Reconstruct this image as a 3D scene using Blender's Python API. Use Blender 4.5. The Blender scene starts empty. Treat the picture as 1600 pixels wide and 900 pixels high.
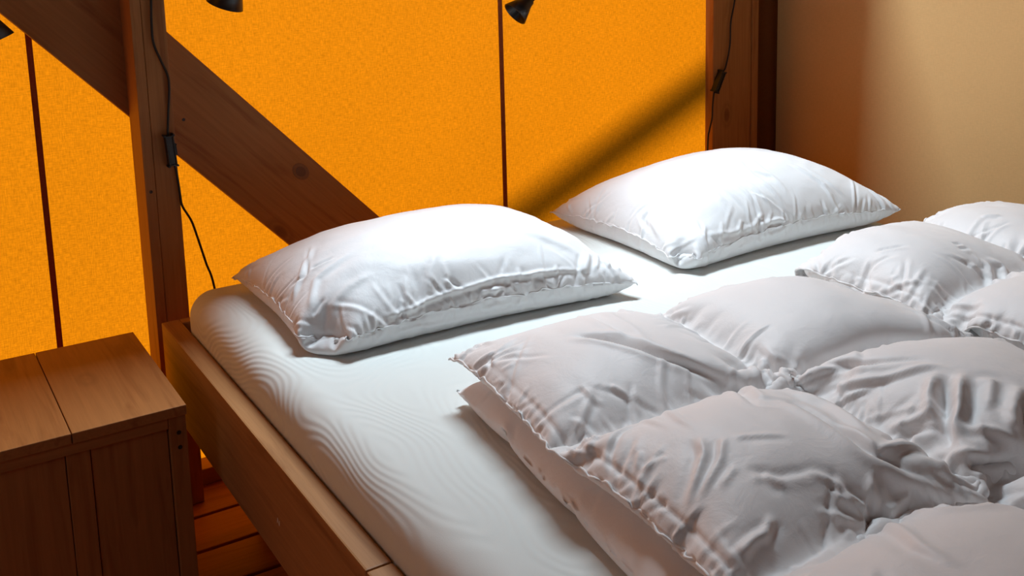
import bpy, bmesh, math, random
import numpy as np
from mathutils import Vector, Matrix

scene = bpy.context.scene
COL = scene.collection
rng = np.random.default_rng(7)
random.seed(7)

# ------------------------------------------------------------------ camera
# calibrated from the photograph's vanishing points (1600 x 900 frame)
FPX, PPX, PPY = 1640.154, 800.0, 167.268
YAW, PITCH, ROLL = math.radians(31.66147), math.radians(9.64307), math.radians(1.50531)
CAM = Vector((-0.5202, -2.2089, 1.29))
cyw, syw, cp, sp = math.cos(YAW), math.sin(YAW), math.cos(PITCH), math.sin(PITCH)
_f = Vector((syw * cp, cyw * cp, -sp)); _r = Vector((cyw, -syw, 0)); _d = _f.cross(_r)
cr, sr = math.cos(ROLL), math.sin(ROLL)
RT = cr * _r + sr * _d
DN = -sr * _r + cr * _d
FW = _f
cam_d = bpy.data.cameras.new('camera')
cam = bpy.data.objects.new('camera', cam_d); COL.objects.link(cam)
cam_d.sensor_width = 36.0; cam_d.sensor_fit = 'HORIZONTAL'
cam_d.lens = 36.0 * FPX / 1600.0
cam_d.shift_y = (PPY - 450.0) / 1600.0
cam_d.clip_start = 0.02
mm = Matrix((( RT.x, -DN.x, -FW.x, CAM.x), (RT.y, -DN.y, -FW.y, CAM.y), (RT.z, -DN.z, -FW.z, CAM.z), (0, 0, 0, 1)))
cam.matrix_world = mm
scene.camera = cam

def ray(px, py):
    return RT * ((px - PPX) / FPX) + DN * ((py - PPY) / FPX) + FW
def on_z(px, py, z):
    d = ray(px, py); return CAM + d * ((z - CAM.z) / d.z)
def on_y(px, py, y):
    d = ray(px, py); return CAM + d * ((y - CAM.y) / d.y)

# ------------------------------------------------------------------ light
world = bpy.data.worlds.new('world'); scene.world = world
world.use_nodes = True
world.node_tree.nodes['Background'].inputs[0].default_value = (0.75, 0.86, 1.0, 1)
world.node_tree.nodes['Background'].inputs[1].default_value = 0.35

SUN_DIR = Vector((0.10, -0.80, -0.59)).normalized()      # travels towards the room through the back canvas
sun_d = bpy.data.lights.new('sun', 'SUN'); sun_d.energy = 5.9; sun_d.angle = math.radians(13)
sun_d.color = (1.0, 0.95, 0.87)
sun = bpy.data.objects.new('sun', sun_d); COL.objects.link(sun)
sun.location = (0.5, 6, 5)
sun.rotation_euler = (-SUN_DIR).to_track_quat('Z', 'Y').to_euler()

# daylight falling through the roof window
SKY = (0.85, 0.00, 2.36); SKY_SX, SKY_SY = 0.8, 0.34
key_d = bpy.data.lights.new('roof_window_daylight', 'AREA'); key_d.shape = 'RECTANGLE'
key_d.size = SKY_SX; key_d.size_y = SKY_SY; key_d.energy = 34.0; key_d.color = (0.78, 0.91, 1.0)
key = bpy.data.objects.new('roof_window_daylight', key_d); COL.objects.link(key)
key.location = SKY
key_d.spread = math.radians(125)      # spread narrowed to shape the daylight; no deep window frame is built

# weaker daylight from the opening in the left canvas wall, out of frame
WIN = (-1.74, -1.45, 1.55); WIN_S = 0.8
win_d = bpy.data.lights.new('side_window_daylight', 'AREA'); win_d.shape = 'SQUARE'; win_d.size = WIN_S
win_d.energy = 2.2; win_d.color = (0.84, 0.93, 1.0)
win = bpy.data.objects.new('side_window_daylight', win_d); COL.objects.link(win)
win.location = WIN; win.rotation_euler = (0, math.radians(-90), 0)

scene.view_settings.view_transform = 'Standard'
scene.view_settings.look = 'None'
scene.view_settings.gamma = 1.0
scene.view_settings.use_curve_mapping = False
scene.view_settings.exposure = 0.0
scene.cycles.use_denoising = True
scene.cycles.max_bounces = 8
scene.cycles.diffuse_bounces = 5

# ------------------------------------------------------------------ materials
def new_mat(name):
    m = bpy.data.materials.new(name); m.use_nodes = True
    nt = m.node_tree; b = nt.nodes['Principled BSDF']
    return m, nt, b
def N(nt, t, **kw):
    n = nt.nodes.new(t)
    for k, v in kw.items(): setattr(n, k, v)
    return n
def ramp(nt, fac, stops):
    r = N(nt, 'ShaderNodeValToRGB')
    while len(r.color_ramp.elements) < len(stops): r.color_ramp.elements.new(0.5)
    for e, (p, c) in zip(r.color_ramp.elements, stops):
        e.position = p; e.color = (*c, 1) if len(c) == 3 else c
    nt.links.new(fac, r.inputs[0]); return r.outputs[0]
def mixc(nt, fac, a, b, mode='MIX'):
    n = N(nt, 'ShaderNodeMix', data_type='RGBA', blend_type=mode)
    for sock, v in ((n.inputs[0], fac), (n.inputs[6], a), (n.inputs[7], b)):
        if hasattr(v, 'is_output') or isinstance(v, bpy.types.NodeSocket): nt.links.new(v, sock)
        else: sock.default_value = v if not isinstance(v, tuple) else ((*v, 1) if len(v) == 3 else v)
    return n.outputs[2]
def mapped(nt, scale=(1, 1, 1), rot=(0, 0, 0), loc=(0, 0, 0), rnd=False):
    tc = N(nt, 'ShaderNodeTexCoord'); mp = N(nt, 'ShaderNodeMapping')
    src = tc.outputs['Object']
    if rnd:
        oi = N(nt, 'ShaderNodeObjectInfo'); mu = N(nt, 'ShaderNodeMath', operation='MULTIPLY')
        nt.links.new(oi.outputs['Random'], mu.inputs[0]); mu.inputs[1].default_value = 17.3
        ad = N(nt, 'ShaderNodeVectorMath', operation='ADD')
        nt.links.new(src, ad.inputs[0]); nt.links.new(mu.outputs[0], ad.inputs[1]); src = ad.outputs[0]
    nt.links.new(src, mp.inputs[0])
    mp.inputs['Scale'].default_value = scale; mp.inputs['Rotation'].default_value = rot; mp.inputs['Location'].default_value = loc
    return mp.outputs[0]
def noise(nt, vec, scale, detail=3, rough=0.55, dist=0.0):
    n = N(nt, 'ShaderNodeTexNoise'); nt.links.new(vec, n.inputs['Vector'])
    n.inputs['Scale'].default_value = scale; n.inputs['Detail'].default_value = detail
    n.inputs['Roughness'].default_value = rough; n.inputs['Distortion'].default_value = dist
    return n.outputs[0]
def bump(nt, b, height, strength, dist):
    n = N(nt, 'ShaderNodeBump'); n.inputs['Strength'].default_value = strength; n.inputs['Distance'].default_value = dist
    nt.links.new(height, n.inputs['Height']); nt.links.new(n.outputs[0], b.inputs['Normal'])

def wood(name, axis, light, dark, knot=0.7, rough=0.55):
    """pine: grain stretched along the board's local axis, with sparse knots"""
    m, nt, b = new_mat(name)
    sc = [14.0, 14.0, 14.0]; sc['xyz'.index(axis)] = 1.1
    v = mapped(nt, tuple(sc), rnd=True)
    g1 = noise(nt, v, 2.2, 4, 0.6, 0.6)
    sc2 = [90.0] * 3; sc2['xyz'.index(axis)] = 3.0
    g2 = noise(nt, mapped(nt, tuple(sc2), rnd=True), 1.6, 2, 0.5)
    c = ramp(nt, g1, [(0.30, dark), (0.48, light), (0.62, tuple(0.85 * x + 0.15 * y for x, y in zip(light, dark))), (0.78, light)])
    c = mixc(nt, 0.22, c, ramp(nt, g2, [(0.3, (0.35, 0.3, 0.25)), (0.7, (1, 1, 1))]), 'MULTIPLY')
    sk = [6.0, 6.0, 6.0]; sk['xyz'.index(axis)] = 3.2
    vo = N(nt, 'ShaderNodeTexVoronoi'); nt.links.new(mapped(nt, tuple(sk), rnd=True), vo.inputs['Vector'])
    vo.inputs['Scale'].default_value = 1.0
    kn = ramp(nt, vo.outputs['Distance'], [(0.0, (1, 1, 1)), (0.055, (0.8, 0.8, 0.8)), (0.085, (0.1, 0.1, 0.1)), (0.11, (0.35, 0.35, 0.35)), (0.16, (0, 0, 0))])
    kmul = N(nt, 'ShaderNodeMath', operation='MULTIPLY'); nt.links.new(kn, kmul.inputs[0]); kmul.inputs[1].default_value = knot
    c = mixc(nt, kmul.outputs[0], c, tuple(x * 0.42 for x in dark))
    nt.links.new(c, b.inputs['Base Color'])
    b.inputs['Roughness'].default_value = rough; b.inputs['Specular IOR Level'].default_value = 0.3
    bump(nt, b, g2, 0.25, 0.002)
    return m
PINE_L, PINE_D = (0.43, 0.185, 0.058), (0.30, 0.112, 0.032)
W = {a: wood('pine_' + a, a, PINE_L, PINE_D) for a in 'xyz'}
WB = {a: wood('bed_pine_' + a, a, (0.42, 0.205, 0.078), (0.29, 0.125, 0.042)) for a in 'xyz'}
DECK = wood('deck_plank', 'x', (0.40, 0.12, 0.05), (0.26, 0.07, 0.03), knot=0.3)

def canvas(name, col, trans, weave=0.16):
    m = bpy.data.materials.new(name); m.use_nodes = True; nt = m.node_tree
    nt.nodes.remove(nt.nodes['Principled BSDF']); out = nt.nodes['Material Output']
    h = noise(nt, mapped(nt, (60, 60, 420)), 1.0, 3, 0.6)
    v = noise(nt, mapped(nt, (420, 420, 60), loc=(3, 1, 7)), 1.0, 3, 0.6)
    big = noise(nt, mapped(nt, (2.2, 2.2, 2.2)), 1.0, 2, 0.5)
    av = N(nt, 'ShaderNodeMath', operation='ADD'); nt.links.new(h, av.inputs[0]); nt.links.new(v, av.inputs[1])
    hv = N(nt, 'ShaderNodeMath', operation='MULTIPLY'); nt.links.new(av.outputs[0], hv.inputs[0]); hv.inputs[1].default_value = 0.5
    w = ramp(nt, hv.outputs[0], [(0.36, (1 - 2 * weave,) * 3), (0.64, (1.0, 1.0, 1.0))])
    w2 = ramp(nt, big, [(0.3, (0.93,) * 3), (0.7, (1.0,) * 3)])
    ww = mixc(nt, 1.0, w, w2, 'MULTIPLY')
    def shade(c): return mixc(nt, 1.0, c, ww, 'MULTIPLY')
    d = N(nt, 'ShaderNodeBsdfDiffuse'); nt.links.new(shade(col), d.inputs[0])
    if trans is None:
        nt.links.new(d.outputs[0], out.inputs[0]); return m
    t = N(nt, 'ShaderNodeBsdfTranslucent'); nt.links.new(shade(trans), t.inputs[0])
    ad = N(nt, 'ShaderNodeAddShader'); nt.links.new(d.outputs[0], ad.inputs[0]); nt.links.new(t.outputs[0], ad.inputs[1])
    nt.links.new(ad.outputs[0], out.inputs[0]); return m
CANVAS = canvas('backlit_canvas', (0.12, 0.05, 0.008), (0.60, 0.186, 0.0026), 0.2)
SEAM = canvas('doubled_canvas_seam', (0.20, 0.08, 0.03), (0.22, 0.012, 0.004))
TAN = canvas('tan_canvas', (0.76, 0.49, 0.22), None, 0.05)
BROWN = canvas('brown_canvas', (0.16, 0.10, 0.06), None, 0.05)
BEIGE = canvas('beige_canvas', (0.52, 0.44, 0.34), None, 0.05)
FLAP = canvas('brown_canvas_flap', (0.16, 0.06, 0.02), None, 0.08)
ROOF = canvas('roof_canvas', (0.16, 0.13, 0.10), None, 0.05)

def cotton(name, col, wr=0.25):
    m, nt, b = new_mat(name)
    n1 = noise(nt, mapped(nt, (26, 26, 26)), 1.0, 4, 0.6, 0.4)
    n2 = noise(nt, mapped(nt, (900, 900, 900)), 1.0, 2, 0.5)
    ad = N(nt, 'ShaderNodeMath', operation='MULTIPLY_ADD'); nt.links.new(n2, ad.inputs[0]); ad.inputs[1].default_value = 0.05; nt.links.new(n1, ad.inputs[2])
    b.inputs['Base Color'].default_value = (*col, 1)
    b.inputs['Roughness'].default_value = 0.5; b.inputs['Specular IOR Level'].default_value = 0.25
    b.inputs['Sheen Weight'].default_value = 0.15
    bump(nt, b, ad.outputs[0], wr, 0.006)
    return m
COTTON = cotton('white_cotton', (0.79, 0.79, 0.80))
DUVET = cotton('white_duvet_cotton', (0.82, 0.81, 0.81))

def mattress_mat():
    m, nt, b = new_mat('mattress_knit')
    v = mapped(nt, (1, 1, 1))
    big = N(nt, 'ShaderNodeTexNoise'); nt.links.new(mapped(nt, (5.0, 2.6, 5.0)), big.inputs['Vector']); big.inputs['Scale'].default_value = 1.0; big.inputs['Detail'].default_value = 0.6
    mu = N(nt, 'ShaderNodeMath', operation='MULTIPLY'); nt.links.new(big.outputs[0], mu.inputs[0]); mu.inputs[1].default_value = 240.0
    sn = N(nt, 'ShaderNodeMath', operation='SINE'); nt.links.new(mu.outputs[0], sn.inputs[0])
    n2 = noise(nt, mapped(nt, (700, 700, 700)), 1.0, 2, 0.5)
    ad = N(nt, 'ShaderNodeMath', operation='MULTIPLY_ADD'); nt.links.new(n2, ad.inputs[0]); ad.inputs[1].default_value = 0.5; nt.links.new(sn.outputs[0], ad.inputs[2])
    b.inputs['Base Color'].default_value = (0.70, 0.73, 0.71, 1); b.inputs['Roughness'].default_value = 0.8
    b.inputs['Specular IOR Level'].default_value = 0.15
    bump(nt, b, ad.outputs[0], 0.16, 0.0016)
    return m
MATT = mattress_mat()
def plain(name, col, rough=0.4, metal=0.0):
    m, nt, b = new_mat(name)
    n = noise(nt, mapped(nt, (40, 40, 40)), 1.0, 2)
    c = ramp(nt, n, [(0.3, tuple(x * 0.85 for x in col)), (0.7, col)]); nt.links.new(c, b.inputs['Base Color'])
    b.inputs['Roughness'].default_value = rough; b.inputs['Metallic'].default_value = metal
    return m
BLACK = plain('black_plastic', (0.012, 0.012, 0.014), 0.4)
CORDM = plain('black_cord', (0.010, 0.009, 0.009), 0.5)
STEEL = plain('dark_screw', (0.05, 0.035, 0.03), 0.4, 0.6)
CHIP = plain('pale_scratch', (0.75, 0.72, 0.68), 0.7)

# ------------------------------------------------------------------ helpers
def link(name, me, mat, parent=None, loc=(0, 0, 0), smooth=False):
    o = bpy.data.objects.new(name, me); COL.objects.link(o)
    if mat: me.materials.clear(); me.materials.append(mat)
    o.location = loc
    if parent: o.parent = parent
    if smooth:
        for p in me.polygons: p.use_smooth = True
    return o
def empty(name, loc=(0, 0, 0)):
    o = bpy.data.objects.new(name, None); COL.objects.link(o); o.location = loc; o.empty_display_size = 0.1
    return o
def tag(o, label=None, cat=None, group=None, kind=None):
    if label: o['label'] = label
    if cat: o['category'] = cat
    if group: o['group'] = group
    if kind: o['kind'] = kind
    return o
def from_bm(name, bm, mat, parent=None, loc=(0, 0, 0), smooth=False):
    me = bpy.data.meshes.new(name); bm.normal_update(); bm.to_mesh(me); bm.free()
    return link(name, me, mat, parent, loc, smooth)
def box(name, lo, hi, mat, parent=None, bev=0.002, base=(0, 0, 0), rot=None):
    """a bevelled board between two corners (world space); its origin is its centre, base = parent's location"""
    lo, hi = Vector(lo), Vector(hi); c = (lo + hi) / 2; s = hi - lo
    bm = bmesh.new(); bmesh.ops.create_cube(bm, size=1.0)
    for v in bm.verts: v.co = Vector((v.co.x * s.x, v.co.y * s.y, v.co.z * s.z))
    if bev: bmesh.ops.bevel(bm, geom=list(bm.edges), offset=bev, segments=2, affect='EDGES', profile=0.6)
    o = from_bm(name, bm, mat, parent, c - Vector(base))
    if rot: o.rotation_euler = rot
    return o
def frame_of(axis):
    z = axis.normalized(); x = z.orthogonal().normalized(); return x, z.cross(x), z
def add_lathe(bm, origin, axis, prof, n=28):
    """prof: list of (distance along axis, radius)"""
    x, y, z = frame_of(axis); rings = []
    for t, r in prof:
        rings.append([bm.verts.new(origin + z * t + (x * math.cos(2 * math.pi * i / n) + y * math.sin(2 * math.pi * i / n)) * r) for i in range(n)])
    for a, b in zip(rings, rings[1:]):
        for i in range(n): bm.faces.new((a[i], a[(i + 1) % n], b[(i + 1) % n], b[i]))
    return rings
def smooth_path(pts, k=8):
    out = []; P = [Vector(p) for p in pts]
    for i in range(len(P) - 1):
        p0, p1, p2, p3 = P[max(i - 1, 0)], P[i], P[i + 1], P[min(i + 2, len(P) - 1)]
        for j in range(k):
            t = j / k
            out.append(0.5 * ((2 * p1) + (p2 - p0) * t + (2 * p0 - 5 * p1 + 4 * p2 - p3) * t * t + (3 * p1 - p0 - 3 * p2 + p3) * t ** 3))
    out.append(P[-1]); return out
def tube(name, pts, r, mat, parent=None, n=10, base=(0, 0, 0), k=8):
    path = smooth_path(pts, k); base = Vector(base); bm = bmesh.new(); rings = []
    up = Vector((0.31, 0.87, 0.4))
    for i, p in enumerate(path):
        t = (path[min(i + 1, len(path) - 1)] - path[max(i - 1, 0)]).normalized()
        x = t.cross(up).normalized(); y = t.cross(x)
        rings.append([bm.verts.new(p - base + (x * math.cos(2 * math.pi * j / n) + y * math.sin(2 * math.pi * j / n)) * r) for j in range(n)])
    for a, b in zip(rings, rings[1:]):
        for j in range(n): bm.faces.new((a[j], a[(j + 1) % n], b[(j + 1) % n], b[j]))
    bm.faces.new(rings[0][::-1]); bm.faces.new(rings[-1])
    return from_bm(name, bm, mat, parent, smooth=True)
def sheet(name, lo, hi, mat, axis, parent=None, div=1):
    """a flat rectangle of cloth perpendicular to axis"""
    lo, hi = Vector(lo), Vector(hi); bm = bmesh.new()
    c = (lo + hi) / 2
    a, b = [i for i in range(3) if i != axis]
    q = []
    for (s, t) in ((0, 0), (1, 0), (1, 1), (0, 1)):
        p = lo.copy(); p[a] = lo[a] + s * (hi[a] - lo[a]); p[b] = lo[b] + t * (hi[b] - lo[b]); q.append(bm.verts.new(p - c))
    bm.faces.new(q)
    return from_bm(name, bm, mat, parent, c)

# ------------------------------------------------------------------ the room
YB, XR, XL, YF, ZC = 0.24, 2.0, -1.75, -3.1, 2.4
floor = box('floor', (XL, YF, -0.08), (XR + 0.03, YB + 0.1, -0.036), DECK, bev=0); tag(floor, kind='structure')
pw, gap = 0.1405, 0.010
y1 = 0.029 + 2 * pw
while y1 > YF + pw:
    box('plank', (XL, y1 - pw + gap, -0.035), (XR, y1, 0.0), DECK, floor, bev=0.003, base=floor.location)
    y1 -= pw

wall_back = empty('wall_back', (0, YB, 0)); tag(wall_back, kind='structure')
SX1 = on_y(44, 60, YB).x; SX2 = on_y(783, 100, YB).x
for a, b in ((XL, SX1), (SX1, SX2), (SX2, XR)):
    p = sheet('canvas_panel', (a, YB, 0.0), (b, YB, ZC), CANVAS, 1, None); p.parent = wall_back; p.location -= wall_back.location
for sx, w in ((SX1, 0.0125), (SX2, 0.0125)):
    s = box('seam', (sx - w / 2, YB - 0.004, 0.0), (sx + w / 2, YB - 0.001, ZC), SEAM, wall_back, bev=0, base=wall_back.location)
wall_right = sheet('wall_right', (XR, YF, 0), (XR, YB, ZC), TAN, 0); tag(wall_right, kind='structure')
bm = bmesh.new()
ys = [YF, WIN[1] - WIN_S / 2 - 0.02, WIN[1] + WIN_S / 2 + 0.02, YB]; zs = [0.0, WIN[2] - WIN_S / 2 - 0.02, WIN[2] + WIN_S / 2 + 0.02, ZC]
vv = [[bm.verts.new((0, y, z)) for z in zs] for y in ys]
for i in range(3):
    for j in range(3):
        if (i, j) != (1, 1): bm.faces.new((vv[i][j], vv[i + 1][j], vv[i + 1][j + 1], vv[i][j + 1]))
wall_left = from_bm('wall_left', bm, BEIGE, None, (XL, 0, 0)); tag(wall_left, kind='structure')
wall_front = sheet('wall_front', (XL, YF, 0), (XR, YF, ZC), BROWN, 1); tag(wall_front, kind='structure')
# roof canvas around the roof window
bm = bmesh.new()
xs = [XL, SKY[0] - SKY_SX / 2 - 0.02, SKY[0] + SKY_SX / 2 + 0.02, XR]
ys = [YF, SKY[1] - SKY_SY / 2 - 0.02, SKY[1] + SKY_SY / 2 + 0.02, YB]
vv = [[bm.verts.new((x, y, 0)) for y in ys] for x in xs]
for i in range(3):
    for j in range(3):
        if (i, j) != (1, 1): bm.faces.new((vv[i][j], vv[i + 1][j], vv[i + 1][j + 1], vv[i][j + 1]))
ceiling = from_bm('ceiling', bm, ROOF, None, (0, 0, ZC)); tag(ceiling, kind='structure')
# sill beam at the foot of the back wall and the dark flap in the corner
sill = box('baseboard_back', (XL, 0.165, 0.0), (XR, 0.225, 0.04), W['x'], bev=0.003); tag(sill, kind='structure')
BX0 = on_y(1114.5, 60, 0.2).x; BX1 = on_y(1184, 60, 0.2).x
bm = bmesh.new()
cols = []
for i in range(15):
    t = i / 14.0; x = BX1 - 0.03 + t * (XR + 0.002 - BX1 + 0.03)
    y = 0.226 - 0.012 * (0.5 + 0.5 * math.sin(t * 11.0))
    cols.append((bm.verts.new((x, y, 0.0)), bm.verts.new((x, y, ZC))))
for a, b in zip(cols, cols[1:]): bm.faces.new((a[0], b[0], b[1], a[1]))
flap = from_bm('trim_1', bm, FLAP, smooth=True); tag(flap, kind='structure')

# ------------------------------------------------------------------ timber frame
def screw(p, normal, parent, r=0.0035):
    bm = bmesh.new()
    rings = add_lathe(bm, Vector(p) - parent.location, Vector(normal), [(-0.004, r), (0.0006, r), (0.001, r * 0.8), (0.0002, r * 0.35)], 14)
    bm.faces.new(rings[-1])
    return from_bm('screw', bm, STEEL, parent)

post = empty('timber_post', (0, 0.14, 0)); tag(post, 'square timber post made of two boards with a black lamp cord hanging down it', 'post')
box('post_board', (-0.0385, 0.090, 0.0), (-0.0165, 0.188, ZC - 0.01), W['z'], post, 0.002, post.location)
box('post_board', (-0.0160, 0.091, 0.0), (0.0340, 0.188, ZC - 0.01), W['z'], post, 0.0025, post.location)
screw(on_y(236, 300, 0.09), (0, -1, 0), post)

# diagonal brace: a 20 cm board behind the post, falling to the right at about 46 degrees
bl0, bl1 = on_y(0, 20, 0.19), on_y(430, 365, 0.19)
bu0, bu1 = on_y(262, 50, 0.19), on_y(572, 325, 0.19)
def zl(x): return bl0.z + (x - bl0.x) * (bl1.z - bl0.z) / (bl1.x - bl0.x)
def zu(x): return bu0.z + (x - bu0.x) * (bu1.z - bu0.z) / (bu1.x - bu0.x)
ang = math.atan2(bl1.z - bl0.z, bl1.x - bl0.x)
mx = 0.10; mid = Vector((mx, 0.2115, (zl(mx) + zu(mx)) / 2)); wid = (zu(mx) - zl(mx)) * math.cos(ang)
brace = box('diagonal_brace', mid - Vector((0.97, 0.0215, wid / 2)), mid + Vector((0.62, 0.0215, wid / 2)), W['x'], bev=0.003)
# pivot about mid
half = Vector((0.97 - 0.62, 0, 0)) / 2
brace.rotation_euler = (0, -ang, 0)
brace.location = mid + Matrix.Rotation(-ang, 3, 'Y') @ (-half)
tag(brace, 'wide knotty wooden board running diagonally behind the timber post', 'beam')
def brace_local(p):
    return brace.rotation_euler.to_matrix().inverted() @ (Vector(p) - brace.location)
def disc_part(name, p, r1, r2, mat, rot=0.0, h=0.0008):
    bm = bmesh.new(); q = brace_local(p); n = 20
    ring = [bm.verts.new((q.x + r1 * math.cos(2 * math.pi * i / n), -0.0215 - h, q.z + r2 * math.sin(2 * math.pi * i / n))) for i in range(n)]
    ring2 = [bm.verts.new((q.x + 1.15 * r1 * math.cos(2 * math.pi * i / n), -0.0215 + 0.001, q.z + 1.15 * r2 * math.sin(2 * math.pi * i / n))) for i in range(n)]
    bm.faces.new(ring)
    for i in range(n): bm.faces.new((ring[i], ring2[i], ring2[(i + 1) % n], ring[(i + 1) % n]))
    return from_bm(name, bm, mat, brace)
KNOT = plain('knot_wood', (0.15, 0.055, 0.018), 0.5)
KNOT2 = plain('knot_ring', (0.24, 0.098, 0.032), 0.5)
disc_part('knot_ring', on_y(470, 268, 0.19), 0.023, 0.017, KNOT2)
disc_part('knot', on_y(470, 268, 0.19), 0.014, 0.011, KNOT, h=0.0014)
disc_part('screw', on_y(287, 187, 0.19), 0.0035, 0.0035, STEEL, h=0.001)

corner_post = empty('corner_board', ((BX0 + BX1) / 2, 0.218, 0)); tag(corner_post, 'flat wooden corner board behind the right pillow, against the tan canvas', 'post')
box('board', (BX0, 0.200, 0.0), (BX1 - 0.028, 0.236, ZC - 0.01), W['z'], corner_post, 0.003, corner_post.location)
box('edge_batten', (BX1 - 0.027, 0.196, 0.0), (BX1, 0.236, ZC - 0.01), W['z'], corner_post, 0.003, corner_post.location)
rail = box('wall_rail', (0.036, 0.10, 1.34), (XR - 0.01, 0.186, 1.46), W['x'], bev=0.003)
tag(rail, 'horizontal wooden rail high on the orange canvas wall', 'beam')
blocker = empty('light_blocker', (0.1, 0.0, 1.463)); tag(blocker, 'added unseen shelf above the lamps along the canvas wall', 'blocker')  # added out of view to shade the strip near the back wall
for lo_, hi_ in (((XL + 0.02, -0.135, 1.463), (XR - 0.01, 0.0885, 1.488)), ((XL + 0.02, 0.0895, 1.463), (-0.040, 0.186, 1.488)), ((0.036, 0.0895, 1.463), (XR - 0.01, 0.194, 1.488))):
    box('blocker_board', lo_, hi_, W['x'], blocker, 0.003, blocker.location)
# wooden strut standing outside, whose shadow falls on the canvas
T0 = 0.34
sa, sb = on_y(890, 290, YB), on_y(1104, 134, YB)
d = (sb - sa)
oa, ob = sa - d * 0.6 - SUN_DIR * (T0 / -SUN_DIR.y), sb + d * 1.5 - SUN_DIR * (T0 / -SUN_DIR.y)
strut = tube('outside_strut', [oa, (oa + ob) / 2, ob], 0.052, W['z'], None, 16, k=2)
tag(strut, 'slanting pole outside the tent casting a soft shadow on the orange canvas', 'pole')

# ------------------------------------------------------------------ bed
ZT, MW, ML = 0.55, 1.607, 2.02
bed = empty('bed_frame', (MW / 2, -1.0, 0)); tag(bed, 'low pine bed frame carrying the white mattress', 'bed')
BB = bed.location
box('side_board', (-0.042, -1.040, 0.287), (-0.004, 0.030, 0.472), WB['y'], bed, 0.003, BB)
box('side_board', (-0.042, -2.06, 0.287), (-0.004, -1.043, 0.472), WB['y'], bed, 0.003, BB)
box('side_board', (MW + 0.004, -2.06, 0.287), (MW + 0.042, 0.030, 0.472), WB['y'], bed, 0.003, BB)
box('end_board', (-0.004, -2.06, 0.287), (MW + 0.004, -2.03, 0.472), WB['x'], bed, 0.003, BB)
box('end_board', (-0.004, 0.004, 0.287), (MW + 0.004, 0.030, 0.472), WB['x'], bed, 0.003, BB)
for lx in (0.10, MW - 0.17):
    for ly in (-1.98, -0.16):
        box('leg', (lx, ly, 0.0), (lx + 0.07, ly + 0.07, 0.33), WB['z'], bed, 0.003, BB)
for i in range(12):
    yy = -1.95 + i * 0.165
    box('slat', (-0.003, yy, 0.33), (MW + 0.003, yy + 0.09, 0.349), WB['x'], bed, 0.002, BB)
bm = bmesh.new()
dd = ray(435, 815); q = CAM + dd * ((-0.0425 - CAM.x) / dd.x)
for (a, b) in (((-0.006, 0.004), (-0.003, -0.006)), ((-0.003, -0.006), (0.003, 0.005)), ((0.003, 0.005), (0.006, -0.005))):
    p0 = Vector((0, a[0], a[1])); p1 = Vector((0, b[0], b[1])); nn = Vector((0, -(p1 - p0).z, (p1 - p0).y)).normalized() * 0.0011
    bm.faces.new([bm.verts.new(q - BB + v) for v in (p0 + nn, p1 + nn, p1 - nn, p0 - nn)])
from_bm('scratch', bm, CHIP, bed)

# mattress: soft rounded slab
def soft_slab(name, lo, hi, r, mat):
    """a block with rounded edges: cube-faced grid pushed out from an inner box by r, top faintly uneven"""
    lo, hi = Vector(lo), Vector(hi); c = (lo + hi) / 2; h = (hi - lo) / 2; inner = np.array(h) - r
    def ticks(e, n):
        a = np.linspace(-1, 1, 15) * 1.0
        ed = np.tan(np.linspace(-math.pi / 4, 0, 9))[:-1]
        core = np.linspace(-inner[e], inner[e], n)
        return np.concatenate([-inner[e] + r * ed, core, inner[e] - r * ed[::-1]])
    T = [ticks(0, 40), ticks(1, 50), ticks(2, 3)]
    V = []; F = []
    for ax in range(3):
        a, b = [k for k in range(3) if k != ax]
        for sg in (-1, 1):
            A, B = np.meshgrid(T[a], T[b], indexing='ij'); P = np.zeros(A.shape + (3,)); P[..., a] = A; P[..., b] = B; P[..., ax] = sg * h[ax]
            q = np.clip(P, -inner, inner); dlt = P - q; dlt /= np.linalg.norm(dlt, axis=-1, keepdims=True); P = q + dlt * r
            base = len(V); nA, nB = A.shape; V += P.reshape(-1, 3).tolist()
            flipf = (sg > 0) == (ax != 1)
            for i in range(nA - 1):
                for j in range(nB - 1):
                    f = [base + i * nB + j, base + (i + 1) * nB + j, base + (i + 1) * nB + j + 1, base + i * nB + j + 1]
                    F.append(f if flipf else f[::-1])
    me = bpy.data.meshes.new(name); me.from_pydata(V, [], F)
    bm = bmesh.new(); bm.from_mesh(me); bmesh.ops.remove_doubles(bm, verts=bm.verts, dist=1e-5); bm.to_mesh(me); bm.free()
    return link(name, me, mat, None, c, True)
matt = soft_slab('mattress', (0.0, -ML, 0.35), (MW, 0.0, ZT), 0.056, MATT)
tag(matt, 'white mattress with wavy quilted cover on the pine bed frame', 'mattress')

# ------------------------------------------------------------------ nightstand
ZN = 0.47
nr, nf = on_z(291, 632, ZN), on_z(209, 518, ZN)
NX1, NY0, NY1 = nr.x, nr.y, nf.y
nsx = on_z(111, 676, ZN).x
NX0 = nsx - (NX1 - nsx)
ns = empty('nightstand', ((NX0 + NX1) / 2, (NY0 + NY1) / 2, 0)); tag(ns, 'small boxy pine nightstand beside the timber post', 'nightstand')
NB = ns.location
box('top_board', (NX0, NY0, ZN - 0.019), (nsx - 0.0008, NY1, ZN), W['y'], ns, 0.0015, NB)
box('top_board', (nsx + 0.0008, NY0, ZN - 0.019), (NX1, NY1, ZN), W['y'], ns, 0.0015, NB)
for xa in (NX0 + 0.002, NX1 - 0.032):
    box('corner_stile', (xa, NY0 + 0.003, 0.0), (xa + 0.030, NY0 + 0.035, ZN - 0.0195), W['z'], ns, 0.0015, NB)
    box('corner_stile', (xa, NY1 - 0.035, 0.0), (xa + 0.030, NY1 - 0.003, ZN - 0.0195), W['z'], ns, 0.0015, NB)
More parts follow.
